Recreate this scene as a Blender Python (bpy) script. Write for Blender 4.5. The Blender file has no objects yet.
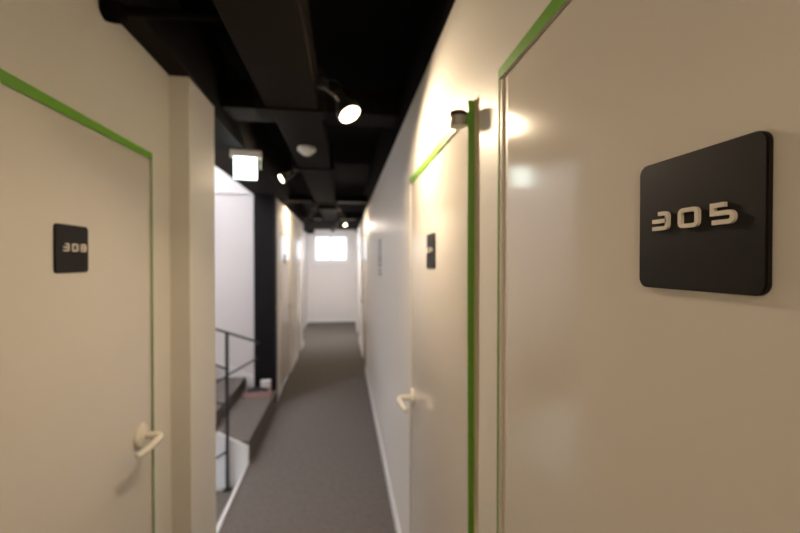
import bpy, bmesh, math, random
from math import pi, sin, cos, tan, atan, radians
from mathutils import Vector, Matrix
random.seed(7)
SC = bpy.context.scene
COL = SC.collection

# ------------------------------------------------------------------ camera
EYE = 1.63
cd = bpy.data.cameras.new('camera'); cam = bpy.data.objects.new('camera', cd); COL.objects.link(cam)
cam.location = (0, 0, EYE)
cam.rotation_euler = (radians(90 - 0.65), 0, radians(-7.97))
cd.sensor_width = 36; cd.lens = 18; cd.clip_start = 0.02; cd.clip_end = 100
cd.dof.use_dof = True; cd.dof.focus_distance = 0.40; cd.dof.aperture_fstop = 4.0
SC.camera = cam

# ------------------------------------------------------------------ world
w = bpy.data.worlds.new('daylight'); SC.world = w; w.use_nodes = True
bg = w.node_tree.nodes['Background']
bg.inputs[0].default_value = (0.80, 0.88, 1.0, 1); bg.inputs[1].default_value = 3.0

SC.view_settings.view_transform = 'Standard'
SC.view_settings.look = 'None'
SC.view_settings.exposure = 0.1
SC.view_settings.gamma = 1.0
SC.view_settings.use_curve_mapping = False

WARM = (1.0, 0.77, 0.52)

def light(name, kind, loc, power, color=(1, 1, 1), size=0.05, direction=None, **kw):
    d = bpy.data.lights.new(name, kind); d.energy = power; d.color = color
    o = bpy.data.objects.new(name, d); COL.objects.link(o); o.location = loc
    if kind == 'AREA':
        d.shape = 'RECTANGLE'; d.size = size; d.size_y = kw.get('size_y', size)
        if kw.get('portal'): d.cycles.is_portal = True
        if 'spread' in kw: d.spread = kw['spread']
    else:
        d.shadow_soft_size = size
    if kind == 'SPOT':
        d.spot_size = radians(kw.get('cone', 120)); d.spot_blend = kw.get('blend', 0.6)
    if direction is not None:
        o.rotation_euler = Vector(direction).to_track_quat('-Z', 'Y').to_euler()
    return o

# daylight enters through the end window
light('window_portal', 'AREA', (-0.35, 11.16, 1.99), 1, size=0.9, size_y=0.66, direction=(0, -1, 0), portal=True)

# ------------------------------------------------------------------ materials
def mat(name, color, rough=0.5, metal=0.0, noise=0.0, nscale=40, bump=0.0, bscale=200, spec=0.5, coat=0.0):
    m = bpy.data.materials.new(name); m.use_nodes = True
    nt = m.node_tree; b = nt.nodes['Principled BSDF']
    c = (*color, 1)
    b.inputs['Base Color'].default_value = c
    b.inputs['Roughness'].default_value = rough
    b.inputs['Metallic'].default_value = metal
    b.inputs['Specular IOR Level'].default_value = spec
    b.inputs['Coat Weight'].default_value = coat
    b.inputs['Coat Roughness'].default_value = 0.12
    tc = nt.nodes.new('ShaderNodeTexCoord')
    if noise:
        n = nt.nodes.new('ShaderNodeTexNoise'); n.inputs['Scale'].default_value = nscale; n.inputs['Detail'].default_value = 4
        r = nt.nodes.new('ShaderNodeMixRGB'); r.blend_type = 'MIX'
        r.inputs[1].default_value = (*[v * (1 - noise) for v in color], 1)
        r.inputs[2].default_value = (*[min(1, v * (1 + noise)) for v in color], 1)
        nt.links.new(tc.outputs['Object'], n.inputs['Vector'])
        nt.links.new(n.outputs['Fac'], r.inputs[0]); nt.links.new(r.outputs[0], b.inputs['Base Color'])
    if bump:
        n2 = nt.nodes.new('ShaderNodeTexNoise'); n2.inputs['Scale'].default_value = bscale; n2.inputs['Detail'].default_value = 3
        bp = nt.nodes.new('ShaderNodeBump'); bp.inputs['Strength'].default_value = bump; bp.inputs['Distance'].default_value = 0.004
        nt.links.new(tc.outputs['Object'], n2.inputs['Vector'])
        nt.links.new(n2.outputs['Fac'], bp.inputs['Height']); nt.links.new(bp.outputs[0], b.inputs['Normal'])
    return m

def emit(name, color, strength):
    m = bpy.data.materials.new(name); m.use_nodes = True
    b = m.node_tree.nodes['Principled BSDF']
    b.inputs['Base Color'].default_value = (*color, 1)
    b.inputs['Emission Color'].default_value = (*color, 1)
    b.inputs['Emission Strength'].default_value = strength
    return m

M = dict(
    wall=mat('cream_wall_paint', (0.82, 0.79, 0.735), 0.45, noise=0.02, nscale=3, bump=0.22, bscale=14),
    pier=mat('cream_pier_paint', (0.82, 0.79, 0.735), 0.55, noise=0.02, nscale=3, bump=0.2, bscale=14),
    white=mat('white_wall_paint', (0.82, 0.80, 0.79), 0.5, noise=0.015, nscale=3, bump=0.1, bscale=16),
    door=mat('satin_door_paint', (0.80, 0.76, 0.70), 0.12, noise=0.012, nscale=2, bump=0.03, bscale=9),
    trim=mat('white_trim_paint', (0.88, 0.88, 0.88), 0.4),
    jamb=mat('cream_jamb_paint', (0.80, 0.75, 0.66), 0.4),
    black=mat('black_ceiling_paint', (0.003, 0.0026, 0.0025), 0.9, spec=0.08, noise=0.2, nscale=12),
    tray=mat('dark_brown_tray_paint', (0.010, 0.0075, 0.0062), 0.8, spec=0.12, noise=0.15, nscale=10),
    beam=mat('charcoal_beam_paint', (0.0085, 0.007, 0.0062), 0.8, spec=0.12, noise=0.15, nscale=9),
    column=mat('black_column_paint', (0.005, 0.005, 0.006), 0.6, spec=0.2),
    carpet=mat('grey_brown_carpet', (0.185, 0.167, 0.150), 0.95, noise=0.24, nscale=28, bump=0.9, bscale=260, spec=0.1),
    tape=mat('green_masking_tape', (0.15, 0.40, 0.025), 0.5, noise=0.07, nscale=30, bump=0.1, bscale=60),
    paper=mat('beige_tape_paper', (0.70, 0.60, 0.42), 0.6),
    sign=mat('matte_dark_brown_sign', (0.0085, 0.006, 0.0065), 0.5, spec=0.25),
    digit=mat('pearl_metal_digit', (0.88, 0.82, 0.72), 0.38),
    handle=mat('cream_enamel_handle', (0.90, 0.87, 0.79), 0.25),
    iron=mat('black_iron_rail', (0.018, 0.017, 0.017), 0.45),
    plastic=mat('off_white_plastic', (0.72, 0.70, 0.64), 0.45),
    hinge=mat('grey_cast_metal', (0.42, 0.40, 0.36), 0.4, metal=0.3),
    hinge_cap=mat('dark_bronze_metal', (0.07, 0.045, 0.035), 0.35, metal=0.5),
    lampbody=mat('black_lamp_housing', (0.02, 0.019, 0.018), 0.4),
    lampgrey=mat('grey_lamp_bracket', (0.30, 0.28, 0.25), 0.4, metal=0.4),
    lens=emit('warm_lamp_lens', (1.0, 0.80, 0.55), 10),
    exit=emit('lit_exit_panel', (0.85, 1.0, 0.95), 7),
    pink=mat('pink_box_card', (0.42, 0.28, 0.27), 0.7),
    darkstuff=mat('black_fabric', (0.02, 0.018, 0.02), 0.8),
    ink=mat('dark_vinyl_lettering', (0.015, 0.015, 0.018), 0.5),
    inkpale=mat('grey_vinyl_lettering', (0.24, 0.24, 0.26), 0.5),
    vinyl=mat('white_window_frame', (0.8, 0.82, 0.85), 0.35),
)
g = bpy.data.materials.new('window_glass'); g.use_nodes = True
gb = g.node_tree.nodes['Principled BSDF']; gb.inputs['Transmission Weight'].default_value = 1; gb.inputs['Roughness'].default_value = 0.0
gb.inputs['IOR'].default_value = 1.05
M['glass'] = g

# ------------------------------------------------------------------ mesh helpers
def bx(bm, x0, x1, y0, y1, z0, z1, bev=0.0, seg=2):
    t = bmesh.new()
    bmesh.ops.create_cube(t, size=1)
    for v in t.verts:
        v.co = Vector(((x0 + x1) / 2 + v.co.x * (x1 - x0), (y0 + y1) / 2 + v.co.y * (y1 - y0), (z0 + z1) / 2 + v.co.z * (z1 - z0)))
    if bev: bmesh.ops.bevel(t, geom=t.edges[:], offset=bev, segments=seg, affect='EDGES', profile=0.5)
    merge(bm, t); return bm

def merge(bm, t, mx=None):
    if mx is not None: bmesh.ops.transform(t, matrix=mx, verts=t.verts)
    me = bpy.data.meshes.new('tmp'); t.to_mesh(me); t.free(); bm.from_mesh(me); bpy.data.meshes.remove(me)

def frame_of(d):
    d = Vector(d).normalized(); u = Vector((0, 0, 1)) if abs(d.z) < 0.95 else Vector((1, 0, 0))
    a = d.cross(u).normalized(); return a, a.cross(d).normalized()

def tube(bm, pts, rad, n=12, caps=True):
    pts = [Vector(p) for p in pts]
    rads = rad if isinstance(rad, (list, tuple)) else [rad] * len(pts)
    rings = []
    a = None
    for i, p in enumerate(pts):
        d = (pts[min(i + 1, len(pts) - 1)] - pts[max(i - 1, 0)]).normalized()
        if a is None: a, b = frame_of(d)
        else:
            a = (a - d * a.dot(d)).normalized(); b = a.cross(d).normalized()
        rings.append([bm.verts.new(p + (a * cos(2 * pi * k / n) + b * sin(2 * pi * k / n)) * rads[i]) for k in range(n)])
    for r, s in zip(rings, rings[1:]):
        for k in range(n): bm.faces.new((r[k], r[(k + 1) % n], s[(k + 1) % n], s[k]))
    if caps:
        bm.faces.new(rings[0][::-1]); bm.faces.new(rings[-1])
    return bm

def lathe(bm, prof, axis=(0, 0, 1), at=(0, 0, 0), n=32):
    """prof: (distance along the axis, radius)"""
    return _lathe(bm, prof, axis, at, n)

def _lathe(bm, prof, axis, at, n=32):
    ax = Vector(axis).normalized(); a, b = frame_of(ax); at = Vector(at); rings = []
    for h, r in prof:
        r = max(r, 1e-4)
        rings.append([bm.verts.new(at + ax * h + (a * cos(2 * pi * k / n) + b * sin(2 * pi * k / n)) * r) for k in range(n)])
    for r, s in zip(rings, rings[1:]):
        for k in range(n): bm.faces.new((r[k], r[(k + 1) % n], s[(k + 1) % n], s[k]))
    bm.faces.new(rings[0][::-1]); bm.faces.new(rings[-1])
    return bm

def prism(bm, poly, z0, z1, mx=None):
    t = bmesh.new()
    lo = [t.verts.new((x, y, z0)) for x, y in poly]; hi = [t.verts.new((x, y, z1)) for x, y in poly]
    n = len(poly)
    t.faces.new(lo[::-1]); t.faces.new(hi)
    for k in range(n): t.faces.new((lo[k], lo[(k + 1) % n], hi[(k + 1) % n], hi[k]))
    merge(bm, t, mx)
    return bm

def rounded(w, h, r, n=6):
    p = []
    for cx, cy, a0 in ((w - r, h - r, 0), (r, h - r, 90), (r, r, 180), (w - r, r, 270)):
        for k in range(n + 1):
            a = radians(a0 + 90 * k / n); p.append((cx + r * cos(a), cy + r * sin(a)))
    return p

def obj(name, bm, m, parent=None, smooth=False, loc=None):
    bmesh.ops.recalc_face_normals(bm, faces=bm.faces)
    me = bpy.data.meshes.new(name); bm.to_mesh(me); bm.free()
    o = bpy.data.objects.new(name, me); COL.objects.link(o)
    me.materials.append(M[m] if isinstance(m, str) else m)
    if smooth:
        me.shade_smooth()
        md = None
        try:
            me.set_sharp_from_angle(angle=radians(40))
        except Exception: pass
    if parent: o.parent = parent
    if loc: o.location = loc
    return o

def struct(name, bm, m, parent=None, smooth=False):
    o = obj(name, bm, m, parent, smooth)
    if parent is None: o['kind'] = 'structure'
    return o

def tag(o, label, cat, group=None):
    o['label'] = label; o['category'] = cat
    if group: o['group'] = group
    return o

def thing(name, label, cat, loc=(0, 0, 0), rot=(0, 0, 0), group=None):
    o = bpy.data.objects.new(name, None); COL.objects.link(o); o.location = loc; o.rotation_euler = rot
    o.empty_display_size = 0.1
    return tag(o, label, cat, group)

B = bmesh.new

# ------------------------------------------------------------------ structure
RX, LX = 0.32, -0.70          # faces of the two side walls
CEIL = 2.385                  # where the black paint begins
TOP = 2.03                    # upper edge of the tape over the doors
DT = TOP - 0.02               # top of a door leaf
HI = 2.80
doors_r = [(-0.12, 0.80), (0.99, 1.93), (5.92, 6.82), (8.3, 9.2)]

# floor: the corridor, its left border skewing along the stairwell
bm = B()
poly = [(-0.74, -1.6), (0.45, -1.6), (0.45, 11.15), (-1.10, 11.15), (-1.10, 8.04), (-0.80, 8.04), (-0.80, 4.70), (-0.765, 4.70), (-0.765, 1.9), (-0.74, 1.9)]
prism(bm, poly, -1.7, 0.0)
struct('floor', bm, 'carpet')

def wall_with_doors(name, xa, xb, y0, y1, z1, doors, m):
    b = B(); y = y0
    for a, c in doors:
        if a > y: bx(b, xa, xb, y, a, 0, z1)
        bx(b, xa, xb, a, c, DT, z1)
        y = c
    bx(b, xa, xb, y, y1, 0, z1)
    return struct(name, b, m)
wall_with_doors('wall_right', RX, RX + 0.13, -1.6, 11.0, CEIL, doors_r, 'wall')
doors_l = [(0.69, 1.59)]
wall_with_doors('wall_left', LX - 0.13, LX, -1.6, 1.74, CEIL, doors_l, 'wall')
b = B(); bx(b, LX - 0.2, -0.623, 1.74, 2.06, 0, CEIL, 0.003, 1); struct('wall_left_pier', b, 'pier')
b = B(); bx(b, -3.1, LX - 0.2, 1.90, 2.06, -1.6, 4.2); struct('wall_stair_near', b, 'white')
b = B(); bx(b, -3.2, -3.1, 1.9, 5.0, -1.6, 4.2); struct('wall_stair_left', b, 'white')
b = B(); bx(b, -3.1, -1.0, 4.80, 4.92, -1.6, 4.2); bx(b, -1.0, -0.766, 4.66, 4.92, -1.6, 0); bx(b, -1.0, -0.79, 4.80, 4.92, CEIL, 4.2); struct('wall_stair_back', b, 'white')
b = B(); bx(b, -3.2, -1.0, 1.9, 4.92, 4.2, 4.3); struct('ceiling_stairwell', b, 'white')
b = B(); bx(b, -3.1, -1.0, 4.785, 4.80, 2.41, 2.43); struct('trim_stair_back', b, 'trim')
b = B(); bx(b, -3.2, -0.766, 1.9, 5.0, -1.7, -1.6); struct('floor_stairwell', b, 'carpet')
b = B(); bx(b, -1.1, -1.0, 1.9, 4.92, CEIL + 0.42, 4.3); struct('wall_stair_right_upper', b, 'white')
# black column and the wall after the stairwell
b = B(); bx(b, -1.0, -0.772, 4.66, 4.80, 0.0, CEIL, 0.002, 1); struct('wall_column_black', b, 'column')
wall_with_doors('wall_left_far', -0.92, -0.79, 4.80, 8.04, CEIL, [(5.16, 6.08), (6.95, 7.6)], 'wall')
b = B(); bx(b, -1.1, -0.97, 8.04, 11.0, 0, CEIL); bx(b, -1.1, -0.79, 7.92, 8.04, 0, CEIL); struct('wall_left_end', b, 'white')
# end wall with the window opening
wx0, wx1, wz0, wz1 = -0.79, 0.09, 1.655, 2.33
b = B()
bx(b, -1.1, 0.45, 11.0, 11.12, 0, wz0); bx(b, -1.1, 0.45, 11.0, 11.12, wz1, HI)
bx(b, -1.1, wx0, 11.0, 11.12, wz0, wz1); bx(b, wx1, 0.45, 11.0, 11.12, wz0, wz1)
struct('wall_end', b, 'white')
b = B(); bx(b, -1.0, 0.45, -1.72, -1.6, 0, HI); struct('wall_behind', b, 'wall')
# black upper zone of the walls and ceiling void
b = B(); bx(b, RX - 0.002, RX + 0.13, -1.6, 11.0, CEIL, HI); struct('wall_right_upper', b, 'black')
b = B(); bx(b, LX - 0.13, LX + 0.0, -1.6, 1.9, CEIL, HI); struct('wall_left_upper', b, 'black')
b = B(); bx(b, LX, -0.615, -1.6, 1.75, CEIL, CEIL + 0.22); struct('ceiling_ledge_left', b, 'tray')
b = B(); bx(b, -1.0, -0.66, 1.75, 4.92, CEIL, CEIL + 0.42); bx(b, -0.66, -0.615, 1.75, 2.06, CEIL, CEIL + 0.42)
struct('ceiling_soffit', b, 'beam')
b = B(); bx(b, -1.1, -0.79, 4.92, 11.0, CEIL, HI); struct('wall_left_far_upper', b, 'black')
b = B(); bx(b, -1.1, 0.45, -1.72, 11.12, HI, HI + 0.1); struct('ceiling', b, 'black')
# cross beams of the ceiling
b = B()
for y, zb, h, d in ((2.30, 2.475, 0.15, 0.22), (5.45, 2.44, 0.09, 0.16), (7.6, 2.45, 0.12, 0.2), (9.3, 2.39, 0.2, 0.3)):
    x0 = -0.66 if y < 4.9 else -0.79
    bx(b, x0, RX - 0.002, y, y + d, zb, zb + h if zb + h < HI else HI, 0.004, 1)
struct('ceiling_cross_beams', b, 'beam')

# central cable tray, stepping up at each cross plate
def tray(y0, y1, z, x0, x1):
    t = thing('ceiling_tray', '', 'cable tray', (0, y0, z))
    b = B(); bx(b, x0, x1, 0, y1 - y0, 0, 0.16, 0.004, 1); obj('duct', b, 'tray', t)
    b = B(); bx(b, x0 - 0.05, x1 + 0.03, y1 - y0 - 0.05, y1 - y0 + 0.06, -0.012, 0.19, 0.003, 1); obj('end_plate', b, 'beam', t)
    t['group'] = 'dark ceiling ducts along the corridor'
    return t
t1 = tray(-1.0, 1.90, EYE + 0.69, -0.345, -0.115); t1['label'] = 'nearest and widest looking dark brown ceiling duct, overhead'
t2 = tray(1.99, 3.30, EYE + 0.745, -0.355, -0.11); t2['label'] = 'dark ceiling duct carrying the round smoke detector'
t3 = tray(3.42, 5.2, EYE + 0.75, -0.35, -0.11); t3['label'] = 'dark ceiling duct just beyond the duct with the smoke detector'
t4 = tray(5.7, 7.4, EYE + 0.74, -0.35, -0.11); t4['label'] = 'farthest dark ceiling duct, nearest the end window'

# pipe crossing over the near left wall
p = thing('conduit_pipe', 'black pipe crossing the ceiling from the left wall, above door 308', 'pipe', (0, 1.30, 2.375))
b = B(); tube(b, [(-0.69, 0, 0), (-0.35, 0, 0.01)], 0.014); obj('pipe', b, 'black', p, True)
b = B(); lathe(b, [(0, 0.03), (0.02, 0.034), (0.05, 0.034), (0.06, 0.02)], (1, 0, 0), (-0.70, 0, 0)); obj('wall_collar', b, 'black', p, True)

# baseboards
b = B()
for y0, y1 in ((-1.6, -0.12), (0.80, 0.99), (1.93, 5.92), (6.82, 8.3), (9.2, 11.0)): bx(b, RX - 0.013, RX, y0, y1, 0, 0.085, 0.002, 1)
struct('baseboard_right', b, 'trim')
b = B()
for y0, y1 in ((4.82, 5.16), (6.08, 6.95), (7.6, 8.04)): bx(b, -0.79, -0.780, y0, y1, 0, 0.085, 0.002, 1)
struct('baseboard_left', b, 'trim')
b = B(); bx(b, -0.97, RX, 10.99, 11.0, 0, 0.10, 0.002, 1); bx(b, -0.97, -0.96, 8.04, 10.99, 0, 0.1); struct('baseboard_end', b, 'trim')

# window at the end
b = B()
f = 0.035
bx(b, wx0 - 0.06, wx1 + 0.05, 10.985, 11.0, wz0 - 0.06, wz0, 0.003, 1); bx(b, wx0 - 0.06, wx1 + 0.05, 10.985, 11.0, wz1, wz1 + 0.05, 0.003, 1)
bx(b, wx0 - 0.06, wx0, 10.985, 11.0, wz0, wz1); bx(b, wx1, wx1 + 0.05, 10.985, 11.0, wz0, wz1)
win = struct('window_1', b, 'trim')
b = B()
bx(b, wx0, wx1, 11.03, 11.07, wz0, wz0 + f); bx(b, wx0, wx1, 11.03, 11.07, wz1 - f, wz1)
bx(b, wx0, wx0 + f, 11.03, 11.07, wz0 + f, wz1 - f); bx(b, wx1 - f, wx1, 11.03, 11.07, wz0 + f, wz1 - f)
mx_ = (wx0 + wx1) / 2 - 0.01
bx(b, mx_ - 0.028, mx_ + 0.028, 11.025, 11.075, wz0 + f, wz1 - f); struct('window_frame', b, 'vinyl', win)
b = B(); bx(b, mx_ - 0.035, mx_ - 0.02, 11.005, 11.03, 1.93, 2.01, 0.003, 1); struct('window_latch', b, 'hinge', win)
b = B(); bx(b, wx0 + f, wx1 - f, 11.048, 11.052, wz0 + f, wz1 - f); struct('window_pane', b, 'glass', win)

# ------------------------------------------------------------------ doors
def make_handle(parent, side, hy, hz):
    """side: +1 handle sticks out towards -X (right wall); lever points towards the camera (-Y)"""
    s = -1 if side > 0 else 1
    x = (RX + 0.006) if side > 0 else (LX - 0.006)
    e = bpy.data.objects.new('door_handle', None); COL.objects.link(e); e.parent = parent; e.location = (x, hy, hz); e.scale = (1.2, 1.3, 1.3); e.empty_display_size = 0.05
    b = B(); _lathe(b, [(0, 0.032), (0.006, 0.033), (0.011, 0.029), (0.013, 0.016), (0.016, 0.011)], (s, 0, 0), (0, 0, 0), 32); obj('rosette', b, 'handle', e, True)
    b = B()
    pts = []; r = []
    for k in range(5): pts.append((s * (0.012 + 0.009 * k), 0, 0)); r.append(0.0095)
    for k in range(1, 6):
        a = pi / 2 * k / 5; pts.append((s * (0.048 + 0.010 * sin(a)), -0.010 * (1 - cos(a)), -0.001 * k)); r.append(0.0098)
    for k in range(1, 9):
        u = k / 8; pts.append((s * (0.058 - 0.014 * u * u), -0.010 - 0.092 * u, -0.005 - 0.006 * u)); r.append(0.0108 - 0.003 * u)
    tube(b, pts, r, 14); obj('lever', b, 'handle', e, True)
    return e

def leaf(n, side, y0, y1, handle_y=None, jamb=0.0):
    b = B(); g_ = 0.0015; inset = 0.006
    if side > 0: bx(b, RX + inset, RX + 0.045, y0 + g_, y1 - (jamb + 0.0005 if jamb else g_), 0.008, DT - g_, 0.0015 if jamb else 0.003, 3)
    elif y0 < 3: bx(b, LX - 0.045, LX - inset, y0 + g_, y1 - g_, 0.008, DT - g_, 0.003, 3)
    else: bx(b, -0.79 - 0.045, -0.79 - inset, y0 + g_, y1 - g_, 0.008, DT - g_, 0.003, 3)
    d = struct(f'door_{n}', b, 'door')
    return d
d305 = leaf(1, 1, -0.12, 0.80, jamb=0.030)
b = B(); bx(b, RX + 0.0015, RX + 0.05, 0.7870, 0.8, 0.0, DT - 0.002, 0.001, 1); bx(b, RX + 0.006, RX + 0.05, 0.7690, 0.787, 0.0, DT - 0.002); struct('jamb', b, 'jamb', d305)
d304 = leaf(2, 1, 0.99, 1.93); make_handle(d304, 1, 1.875, 0.985)
d303 = leaf(3, 1, 5.92, 6.82); make_handle(d303, 1, 6.76, 0.985)
d308 = leaf(4, -1, 0.69, 1.59); make_handle(d308, -1, 1.50, 1.024)
d307 = leaf(5, -1, 5.16, 6.08)
h = make_handle(d307, -1, 6.0, 1.0); h.location.x = -0.796
d306 = leaf(6, -1, 6.95, 7.6)
d302 = leaf(7, 1, 8.3, 9.2)
# backs that close the openings behind the leaves
b = B(); bx(b, RX + 0.05, RX + 0.14, -0.3, 11.0, 0, DT + 0.1); struct('wall_right_backing', b, 'wall')
b = B(); bx(b, LX - 0.14, LX - 0.05, 0.6, 1.7, 0, DT + 0.1); struct('wall_left_backing', b, 'wall')
b = B(); bx(b, -0.93, -0.84, 5.0, 7.8, 0, DT + 0.1); struct('wall_left_far_backing', b, 'wall')

# ------------------------------------------------------------------ stairs
st = thing('staircase', 'carpeted stairs with white side panel rising left beside the black column', 'stairs', (-0.80, 3.36, 0))
def sb(name, m, x0, x1, y0, y1, z0, z1, bev=0.006):
    b = B(); bx(b, x0 + 0.80, x1 + 0.80, y0 - 3.36, y1 - 3.36, z0, z1, bev, 2); return obj(name, b, m, st)
hs = [0.18, 0.31, 0.50, 0.66, 0.82]
for k, h_ in enumerate(hs):
    x1 = -0.766 if k == 0 else -1.12 - 0.36 * (k - 1)
    x0 = -1.12 if k == 0 else x1 - 0.36
    sb('step', 'carpet', x0, x1, 3.37, 4.79 if x1 < -1.05 else 4.655, -0.2 if k == 0 else hs[k] - 0.34, h_)
# white panel at the near end, its upper edge climbing with the flight
b = B()
poly = [(-0.766, -0.30), (-0.766, 0.14), (-1.01, 0.27), (-2.9, 1.05), (-2.9, -1.2)]
mx = Matrix(((1, 0, 0, 0.80), (0, 0, 1, 3.34 - 3.36), (0, 1, 0, 0), (0, 0, 0, 1)))
prism(b, poly, 0.0, 0.028, mx); obj('side_panel', b, 'trim', st)
# white skirting on the back wall
b = B(); poly = [(-1.002, 0.19), (-1.002, 0.29), (-1.25, 0.42), (-2.9, 1.16), (-2.9, 0.80), (-1.3, 0.2)]
mx = Matrix(((1, 0, 0, 0.80), (0, 0, 1, 4.79 - 3.36), (0, 1, 0, 0), (0, 0, 0, 1)))
prism(b, poly, -0.006, 0.009, mx); obj('skirting', b, 'trim', st)

sd = thing('descending_staircase', 'dark carpeted steps going down left of the corridor, in front of the white panel', 'stairs', (-0.77, 2.1, -0.18))
for k in range(5):
    b = B(); bx(b, -0.35 - 0.30 * k, -0.0 - 0.30 * k - (0.05 if k else 0), 0.0, 1.20, -0.18 * k - 0.18, -0.18 * k, 0.006, 2); obj('step', b, 'carpet', sd)
# white nosing strip along the edge of the corridor floor
b = B(); prism(b, [(-0.778, 3.34), (-0.764, 3.34), (-0.752, 2.53), (-0.748, 2.065), (-0.778, 2.065)], -0.20, 0.010); struct('trim_1', b, 'trim')

# railing (welded flat bars and one post, in the plane between the two flights)
def px(x, y, t):
    """world X and Z of an image point on the plane Y = t"""
    be = atan((x - 400) / 400); a = radians(7.97) + be
    X = t * tan(a); z = t / cos(a) * cos(be)
    return (X, t, EYE + (262 - y) * z / 400)
TR = 3.31
post = px(226.5, 490, TR)
ra = thing('stair_railing', 'thin black iron railing between the two flights of stairs', 'railing', (post[0], TR, -0.18))
off = Vector((post[0], TR, -0.18))
def rail(name, pts, r, m='iron'):
    b = B(); tube(b, [Vector(px(*p, TR)) - off for p in pts], r, 10); return obj(name, b, m, ra, True)
b = B(); bx(b, -0.012, 0.012, -0.010, 0.010, 0.0, px(226.5, 332, TR)[2] + 0.18, 0.002, 1); obj('post', b, 'iron', ra)
b = B(); bx(b, -0.03, 0.03, -0.022, 0.022, 0.0, 0.008); obj('foot_plate', b, 'iron', ra)
rail('handrail', [(190, 321.5), (214, 329), (254, 341), (258, 343), (255, 346)], 0.0095)
rail('lower_rail', [(190, 357), (214, 365), (227, 370)], 0.008)
rail('diagonal_rail', [(257, 358.5), (228, 375), (215, 383.5), (190, 400)], 0.007)
rail('lower_rail', [(190, 399), (214, 402), (227, 406)], 0.007)
rail('diagonal_rail', [(227, 452), (214, 460), (190, 475)], 0.008)

# pink box with dark contents on the first step, white box behind
bo = thing('pink_box', 'open pink box with dark cloth inside, on the lowest carpeted step', 'box', (-0.93, 4.47, 0.181), (0, 0, radians(4)))
b = B()
W2, D2, H2, T2 = 0.138, 0.08, 0.068, 0.006
bx(b, -W2, W2, -D2, -D2 + T2, 0, H2, 0.002, 1); bx(b, -W2, W2, D2 - T2, D2, 0, H2, 0.002, 1)
bx(b, -W2, -W2 + T2, -D2, D2, 0, H2, 0.002, 1); bx(b, W2 - T2, W2, -D2, D2, 0, H2, 0.002, 1); bx(b, -W2, W2, -D2, D2, 0, 0.006)
obj('tray', b, 'pink', bo)
b = B(); t = bmesh.new(); bmesh.ops.create_icosphere(t, subdivisions=4, radius=1)
for v in t.verts:
    n_ = 1 + 0.08 * sin(9 * v.co.x + 3 * v.co.y) * cos(7 * v.co.y)
    v.co = Vector((v.co.x * 0.112 * n_, v.co.y * 0.062 * n_, 0.062 + v.co.z * 0.034 * n_))
merge(b, t); obj('dark_cloth', b, 'darkstuff', bo, True)
b = B(); bx(b, -0.05, 0.05, -0.035, 0.035, 0, 0.13, 0.003, 2)
wb = thing('white_box', 'small white box behind the pink box, beside the black column', 'box', (-0.865, 4.61, 0.181))
obj('carton', b, 'trim', wb)
b = B(); bx(b, -0.052, 0.052, -0.037, 0.037, 0.115, 0.132, 0.003, 2); obj('lid', b, 'trim', wb)

# ------------------------------------------------------------------ door signs
def stroke(bm, pts, wid, z0, z1, closed=False, rad=0.0, mx=None, sharp_left=None):
    P = [Vector(p) for p in pts]; n = len(P)
    out = []
    rng = range(n)
    for i in rng:
        if not closed and i in (0, n - 1): out.append(P[i]); continue
        a, c, d = P[i - 1], P[i], P[(i + 1) % n]
        if rad <= 0: out.append(c); continue
        if sharp_left is not None and c.x < sharp_left: out.append(c); continue
        u = (a - c).normalized(); v = (d - c).normalized()
        r = min(rad, (a - c).length / 2, (d - c).length / 2)
        for k in range(6):
            t_ = k / 5; out.append((c + u * r) * (1 - t_) ** 2 + c * 2 * t_ * (1 - t_) + (c + v * r) * t_ ** 2)
    m = len(out); L, R = [], []
    for i in range(m):
        if closed: a, d = out[i - 1], out[(i + 1) % m]
        else: a, d = out[max(i - 1, 0)], out[min(i + 1, m - 1)]
        c = out[i]
        d1 = (c - a).normalized() if (c - a).length > 1e-9 else (d - c).normalized()
        d2 = (d - c).normalized() if (d - c).length > 1e-9 else d1
        n1 = Vector((-d1.y, d1.x)); n2 = Vector((-d2.y, d2.x)); nn = (n1 + n2).normalized()
        k = 1 / max(0.35, nn.dot(n1))
        # horizontal strokes a little thinner than vertical ones
        L.append(c + nn * wid / 2 * k); R.append(c - nn * wid / 2 * k)
    t = bmesh.new()
    vs = [[t.verts.new((q.x, q.y, z)) for q in side] for side in (L, R) for z in (z0, z1)]
    Ll, Lh, Rl, Rh = vs
    rr = range(m if closed else m - 1)
    for i in rr:
        j = (i + 1) % m
        t.faces.new((Lh[i], Lh[j], Rh[j], Rh[i])); t.faces.new((Ll[i], Rl[i], Rl[j], Ll[j]))
        t.faces.new((Ll[i], Ll[j], Lh[j], Lh[i])); t.faces.new((Rl[i], Rh[i], Rh[j], Rl[j]))
    if not closed:
        t.faces.new((Ll[0], Lh[0], Rh[0], Rl[0])); t.faces.new((Ll[-1], Rl[-1], Rh[-1], Lh[-1]))
    bmesh.ops.recalc_face_normals(t, faces=t.faces)
    merge(bm, t, mx)

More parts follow.
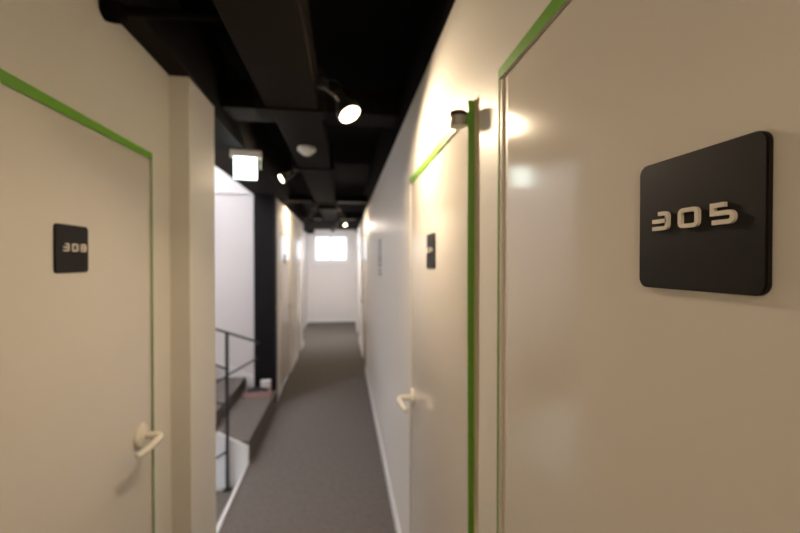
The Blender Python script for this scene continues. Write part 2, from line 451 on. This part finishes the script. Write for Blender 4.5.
GL = {
    '3': [([(0.40, 1), (1, 1), (1, 0), (0, 0)], False), ([(0, .5), (1, .5)], False)],
    '0': [([(0, 0), (0, 1), (1, 1), (1, 0)], True)],
    '5': [([(0.62, 1), (0, 1), (0, .52), (1, .52), (1, 0), (0, 0)], False)],
    '8': [([(0, 0), (0, 1), (1, 1), (1, 0)], True), ([(0, .5), (1, .5)], False)],
    '4': [([(0, 1), (0, .42), (1, .42)], False), ([(0.78, 1), (0.78, 0)], False)],
    '7': [([(0, 1), (1, 1), (1, 0)], False)],
    '6': [([(0.8, 1), (0, 1), (0, 0), (1, 0), (1, .52), (0, .52)], False)],
}
def door_sign(text, x, yc, zc, side, label, S=0.130, gap=0.0155, gh=0.0148, start=-0.0445):
    """local frame: x along the reading direction, z up, y out of the wall towards the viewer = local -y"""
    # side +1: right wall, reading runs towards -Y; side -1: left wall, reading runs towards +Y
    SW = S * 1.035; s = thing('door_sign', label, 'door sign', (x, yc, zc), (0, 0, radians(-90) if side > 0 else radians(90)), 'square dark door number signs')
    toY = Matrix(((1, 0, 0, 0), (0, 0, -1, 0), (0, 1, 0, 0), (0, 0, 0, 1)))    # (x, y, z) -> (x, -z, y)
    b = B(); t = bmesh.new()
    pl = [(a - SW / 2, c - S / 2) for a, c in rounded(SW, S, 0.010, 8)]
    prism(t, pl, 0, 0.005)
    top = [e for e in t.edges if all(v.co.z > 0.0049 for v in e.verts)]
    bmesh.ops.bevel(t, geom=top, offset=0.0012, segments=2, affect='EDGES')
    merge(b, t, toY); obj('plaque', b, 'sign', s, True)
    gw, sw = 0.0185, 0.0040
    x0 = start
    for ch in text:
        b = B()
        for pts, closed in GL[ch]:
            stroke(b, [(x0 + a * gw, 0.0035 + (c - .5) * gh) for a, c in pts], sw, 0.0045, 0.0082, closed, 0.0038, toY, (x0 + 0.001) if ch in '547' else None)
        obj('digit', b, 'digit', s); x0 += gw + gap
    return s
door_sign('305', RX + 0.006, 0.332, EYE + 0.038, 1, 'large dark square sign reading 305 on the nearest right door')
door_sign('304', RX + 0.006, 1.475, EYE + 0.041, 1, 'narrow looking dark sign on the second right door')
door_sign('308', LX - 0.006, 1.154, EYE + 0.034, -1, 'dark square sign reading 308 on the left door', 0.124, 0.0155, 0.0165, -0.0385)
s7 = door_sign('307', -0.796, 5.62, EYE + 0.04, -1, 'small far sign on the left door beyond the black column')

# ------------------------------------------------------------------ tapes
def tape(label, verts_boxes, extra=None):
    b = B()
    for q in verts_boxes: bx(b, *q)
    o = obj('masking_tape', b, 'tape'); return tag(o, label, 'masking tape', 'green masking tape around the doors')
e = 0.0008
def wavy(label, x, y, wdt, z0, z1, side, amp=0.002, mt='tape'):
    """a vertical strip of tape, slightly wavering"""
    b = B(); N = 40; rows = []
    for k in range(N + 1):
        z = z0 + (z1 - z0) * k / N
        d = amp * sin(z * 5.1 + x * 9) + amp * .5 * sin(z * 13)
        for (xx, yy) in ((0, 0), (0, wdt), (side * e, wdt), (side * e, 0)):
            rows.append(b.verts.new((x + xx, y + yy + d, z)))
    for k in range(N):
        for j in range(4):
            a = rows[4 * k + j]; c = rows[4 * k + (j + 1) % 4]; b.faces.new((a, c, rows[4 * k + 4 + (j + 1) % 4], rows[4 * k + 4 + j]))
    b.faces.new(rows[:4]); b.faces.new(rows[-4:])
    o = obj('masking_tape', b, mt); return tag(o, label, 'masking tape', 'green masking tape around the doors')
def tape_top(label, x, side, pts):
    b = B(); prism(b, pts, 0, e, Matrix(((0, 0, side, x), (1, 0, 0, 0), (0, 1, 0, 0), (0, 0, 0, 1))))
    o = obj('masking_tape', b, 'tape'); return tag(o, label, 'masking tape', 'green masking tape around the doors')
tape_top('wide green tape strip over the top of door 305', RX, -1, [(-0.13, DT - 0.001), (0.803, DT - 0.001), (0.803, TOP), (-0.13, TOP + 0.022)])
tape('thin vertical green tape line down the far edge of door 305', [(RX - e, RX, 0.7995, 0.8045, 0.0, DT - 0.002)])
tape('green tape strip over the top of door 304, below the wall glow', [(RX - e, RX, 1.05, 1.935, DT - 0.002, TOP + 0.006)])
tape_top('wide green tape strip over the top of left door 308', LX, 1, [(0.67, DT - 0.012), (1.592, DT - 0.004), (1.592, TOP), (0.67, TOP - 0.002)])
wavy('thin green tape line down the left door, beside sign 308 and its handle', LX, 1.585, 0.006, 0.0, DT - 0.002, 1, 0.0006)
# folded strip at the near edge of door 304
ft = thing('folded_tape_strip', 'broad vertical green tape strip standing off the wall at door 304', 'masking tape', (RX, 0.953, 0))
b = B(); N = 48; rows = []
for k in range(N + 1):
    z = 2.028 * k / N; dpt = 0.017 - 0.0025 * (1 - k / N) + 0.0015 * sin(z * 4.3 + 1)
    cx_ = 0.002 * sin(z * 3.0)
    for (xx, yy) in ((0, 0), (-dpt, 0.004 + cx_), (-dpt, 0.005 + cx_), (0, 0.001)): rows.append(b.verts.new((xx, yy, z)))
for k in range(N):
    for j in range(4): b.faces.new((rows[4 * k + j], rows[4 * k + (j + 1) % 4], rows[4 * k + 4 + (j + 1) % 4], rows[4 * k + 4 + j]))
b.faces.new(rows[:4]); b.faces.new(rows[-4:])
obj('green_flap', b, 'tape', ft, True)
b = B(); bx(b, -0.0018, 0, -0.028, 0.0, 0.0, 2.028, 0.0006, 1); o = obj('paper_edge', b, 'paper', ft); o['label'] = 'beige paper edge'

# hinge fitting at the top corner of door 304
hg = thing('pivot_hinge', 'small grey fitting with dark cap at the top corner of door 304', 'hinge', (RX, 0.978, EYE + 0.339))
b = B(); _lathe(b, [(0, 0.019), (0.004, 0.021), (0.024, 0.021), (0.026, 0.019)], (0, 0, 1), (-0.036, 0, 0)); obj('body', b, 'hinge', hg, True)
b = B(); _lathe(b, [(0.026, 0.019), (0.028, 0.022), (0.034, 0.022), (0.037, 0.018), (0.038, 0.010)], (0, 0, 1), (-0.036, 0, 0)); obj('cap', b, 'hinge_cap', hg, True)
b = B(); bx(b, -0.026, 0.0, -0.010, 0.010, 0.004, 0.036, 0.002, 2); obj('bracket', b, 'tape', hg)

# rows of small lettering on the right wall
wl = thing('wall_lettering', 'column of small dark lettering rows on the right wall beyond sign 304', 'wall lettering', (RX, 3.58, EYE - 0.1))
ys = [(241, 'inkpale'), (245, 'inkpale'), (249, 'inkpale'), (253, 'inkpale'), (257, 'ink'), (261, 'ink'), (265, 'ink'), (270, 'inkpale'), (274, 'inkpale')]
for yy, mm in ys:
    z = (262 - yy) * 3.6 / 400 + 0.1
    b = B(); y = -0.15; r_ = random.Random(yy)
    while y < 0.15:
        L_ = r_.uniform(0.012, 0.03)
        bx(b, -0.0015, 0, y, y + 0.008, z - 0.009, z + 0.009); bx(b, -0.0015, 0, y, y + L_, z + 0.002, z + 0.009); bx(b, -0.0015, 0, y, y + L_ * .8, z - 0.009, z - 0.002)
        y += L_ + 0.007
    obj('lettering_row', b, mm, wl)

# ------------------------------------------------------------------ ceiling fittings
sdr = thing('smoke_detector', 'round white smoke detector under the dark ceiling duct', 'smoke detector', (-0.24, 2.68, EYE + 0.745))
b = B(); _lathe(b, [(0, 0.058), (-0.012, 0.060), (-0.022, 0.056), (-0.024, 0.050)], (0, 0, 1), (0, 0, 0), 40); obj('base', b, 'plastic', sdr, True)
b = B(); _lathe(b, [(-0.024, 0.046), (-0.034, 0.040), (-0.046, 0.026), (-0.050, 0.018), (-0.051, 0.0)], (0, 0, 1), (0, 0, 0), 40); obj('sensor_cap', b, 'plastic', sdr, True)

ex = thing('exit_light', 'glowing white emergency light box hanging from the ceiling at left', 'exit light', (-0.66, 2.84, CEIL), (0, 0, radians(10)))
b = B(); bx(b, -0.098, 0.105, -0.03, 0.035, -0.05, 0, 0.006, 2); obj('mounting_plate', b, 'plastic', ex)
b = B(); bx(b, -0.074, 0.074, -0.018, 0.018, -0.200, -0.045, 0.010, 3); obj('housing', b, 'plastic', ex)
b = B(); bx(b, -0.071, 0.071, -0.0215, -0.0175, -0.196, -0.050, 0.0015, 2); obj('lit_panel', b, 'exit', ex)
b = B(); bx(b, 0.090, 0.100, -0.004, 0.030, -0.12, -0.045, 0.002, 1); obj('side_bracket', b, 'plastic', ex)

def spot(label, loc, d, anchor, power, R=0.036, cone=150, cable=True, L=0.11, lensm='lens', color=WARM):
    d = Vector(d).normalized(); loc = Vector(loc); anchor = Vector(anchor)
    t = thing('ceiling_spotlight', label, 'spotlight', anchor, group='adjustable ceiling spotlights')
    rel = loc - anchor
    b = B(); _lathe(b, [(0.002, R * 1.12), (-0.004, R * 1.14), (-0.02, R * 1.10), (-0.05, R * 0.8), (-L * 0.7, R * 0.55), (-L, R * 0.5), (-L - 0.004, R * 0.3)], d, rel, 32); obj('housing', b, 'lampbody', t, True)
    b = B(); _lathe(b, [(-0.002, R), (0.003, R), (0.008, R * 0.7), (0.010, R * 0.2)], d, rel, 32); obj('lamp_lens', b, lensm, t, True)
    up = 1 if anchor.z > loc.z else 1
    back = rel - d * (L * 0.45)
    a_, b_ = frame_of(d)
    b = B(); tube(b, [back + a_ * R * 0.75, back + a_ * R * 1.3 + Vector((0, 0, 0.012)), Vector((0, 0, -0.03))], 0.0045, 8); tube(b, [back - a_ * R * 0.75, back - a_ * R * 1.3 + Vector((0, 0, 0.012)), Vector((0, 0, -0.03))], 0.0045, 8)
    obj('bracket', b, 'lampgrey', t, True)
    b = B(); _lathe(b, [(0, 0.022), (-0.03, 0.022), (-0.034, 0.016)], (0, 0, 1), (0, 0, 0), 20); obj('mount', b, 'lampbody', t, True)
    if cable:
        b = B(); pts = [Vector((0, 0, -0.01)) + (back - Vector((0, 0, -0.01))) * u + Vector((0.02, -0.03, 0.03)) * sin(pi * u) for u in [k / 10 for k in range(11)]]
        tube(b, pts, 0.003, 8); obj('cable', b, 'lampbody', t, True)
    lo = light('spotlight_beam', 'AREA', loc + d * 0.016, power, color, R * 1.8, d); lo.data.shape = 'DISK'
    lo.parent = t; lo.location = rel + d * 0.016
    return t
spot('bright spotlight nearest the camera, glowing beside the dark duct', (0.022, 1.56, EYE + 0.570), (0.43, -0.33, -0.84), (-0.085, 1.66, EYE + 0.74), 9.0, 0.042)
spot('spotlight with a thin lens aimed left, beyond the exit light', (-0.47, 3.15, EYE + 0.635), (-0.80, -0.25, -0.50), (-0.38, 3.26, EYE + 0.76), 6, 0.034)
spot('far spotlight aimed at the right wall, before the last beam', (-0.01, 5.62, EYE + 0.63), (0.80, 0.50, -0.35), (-0.07, 5.56, EYE + 0.76), 2.4, 0.034)
spot('small far spotlight glowing towards the camera near the end window', (0.02, 6.55, EYE + 0.60), (0.30, -0.75, -0.50), (0.0, 6.65, EYE + 0.78), 3.5, 0.026, color=(1, .86, .74))
spot('far spotlight turned to the left wall by the black column', (-0.48, 5.7, EYE + 0.66), (-0.85, 0.38, -0.35), (-0.40, 5.75, EYE + 0.80), 8, 0.034)
spot('farthest dark spotlight hanging in front of the end window', (-0.22, 7.95, EYE + 0.62), (-0.2, 0.75, -0.6), (-0.1, 7.9, EYE + 0.78), 36, 0.036, color=(1, .92, .90))
# extra unseen spotlight, added to brighten the near end of the corridor
spot('added unseen spotlight behind the camera, brightening the near doors', (-0.05, -0.75, EYE + 0.575), (-0.25, 0.62, -0.62), (-0.09, -0.7, EYE + 0.70), 4, 0.034)

# out-of-view lamp added above the stairwell to brighten its white walls
sl = thing('added_stair_lamp', 'added round lamp, out of view high in the stairwell', 'ceiling lamp', (-1.9, 3.4, 4.2))
b = B(); _lathe(b, [(0, 0.16), (-0.05, 0.16), (-0.08, 0.12), (-0.09, 0.02)], (0, 0, 1), (0, 0, 0), 32); obj('diffuser', b, emit('added_lamp_diffuser', (1, 0.93, 0.86), 4), sl, True)
lo = light('added_stair_fill', 'POINT', (0, 0, 0), 92, (0.93, 0.92, 1.0), 0.15); lo.parent = sl; lo.location = (0, 0, -0.28)

light('lower_stair_fill', 'POINT', (-1.9, 2.6, -0.2), 9, (0.82, 0.92, 1.0), 0.12)  # fill with no fixture, added to brighten the lower flight and side panel
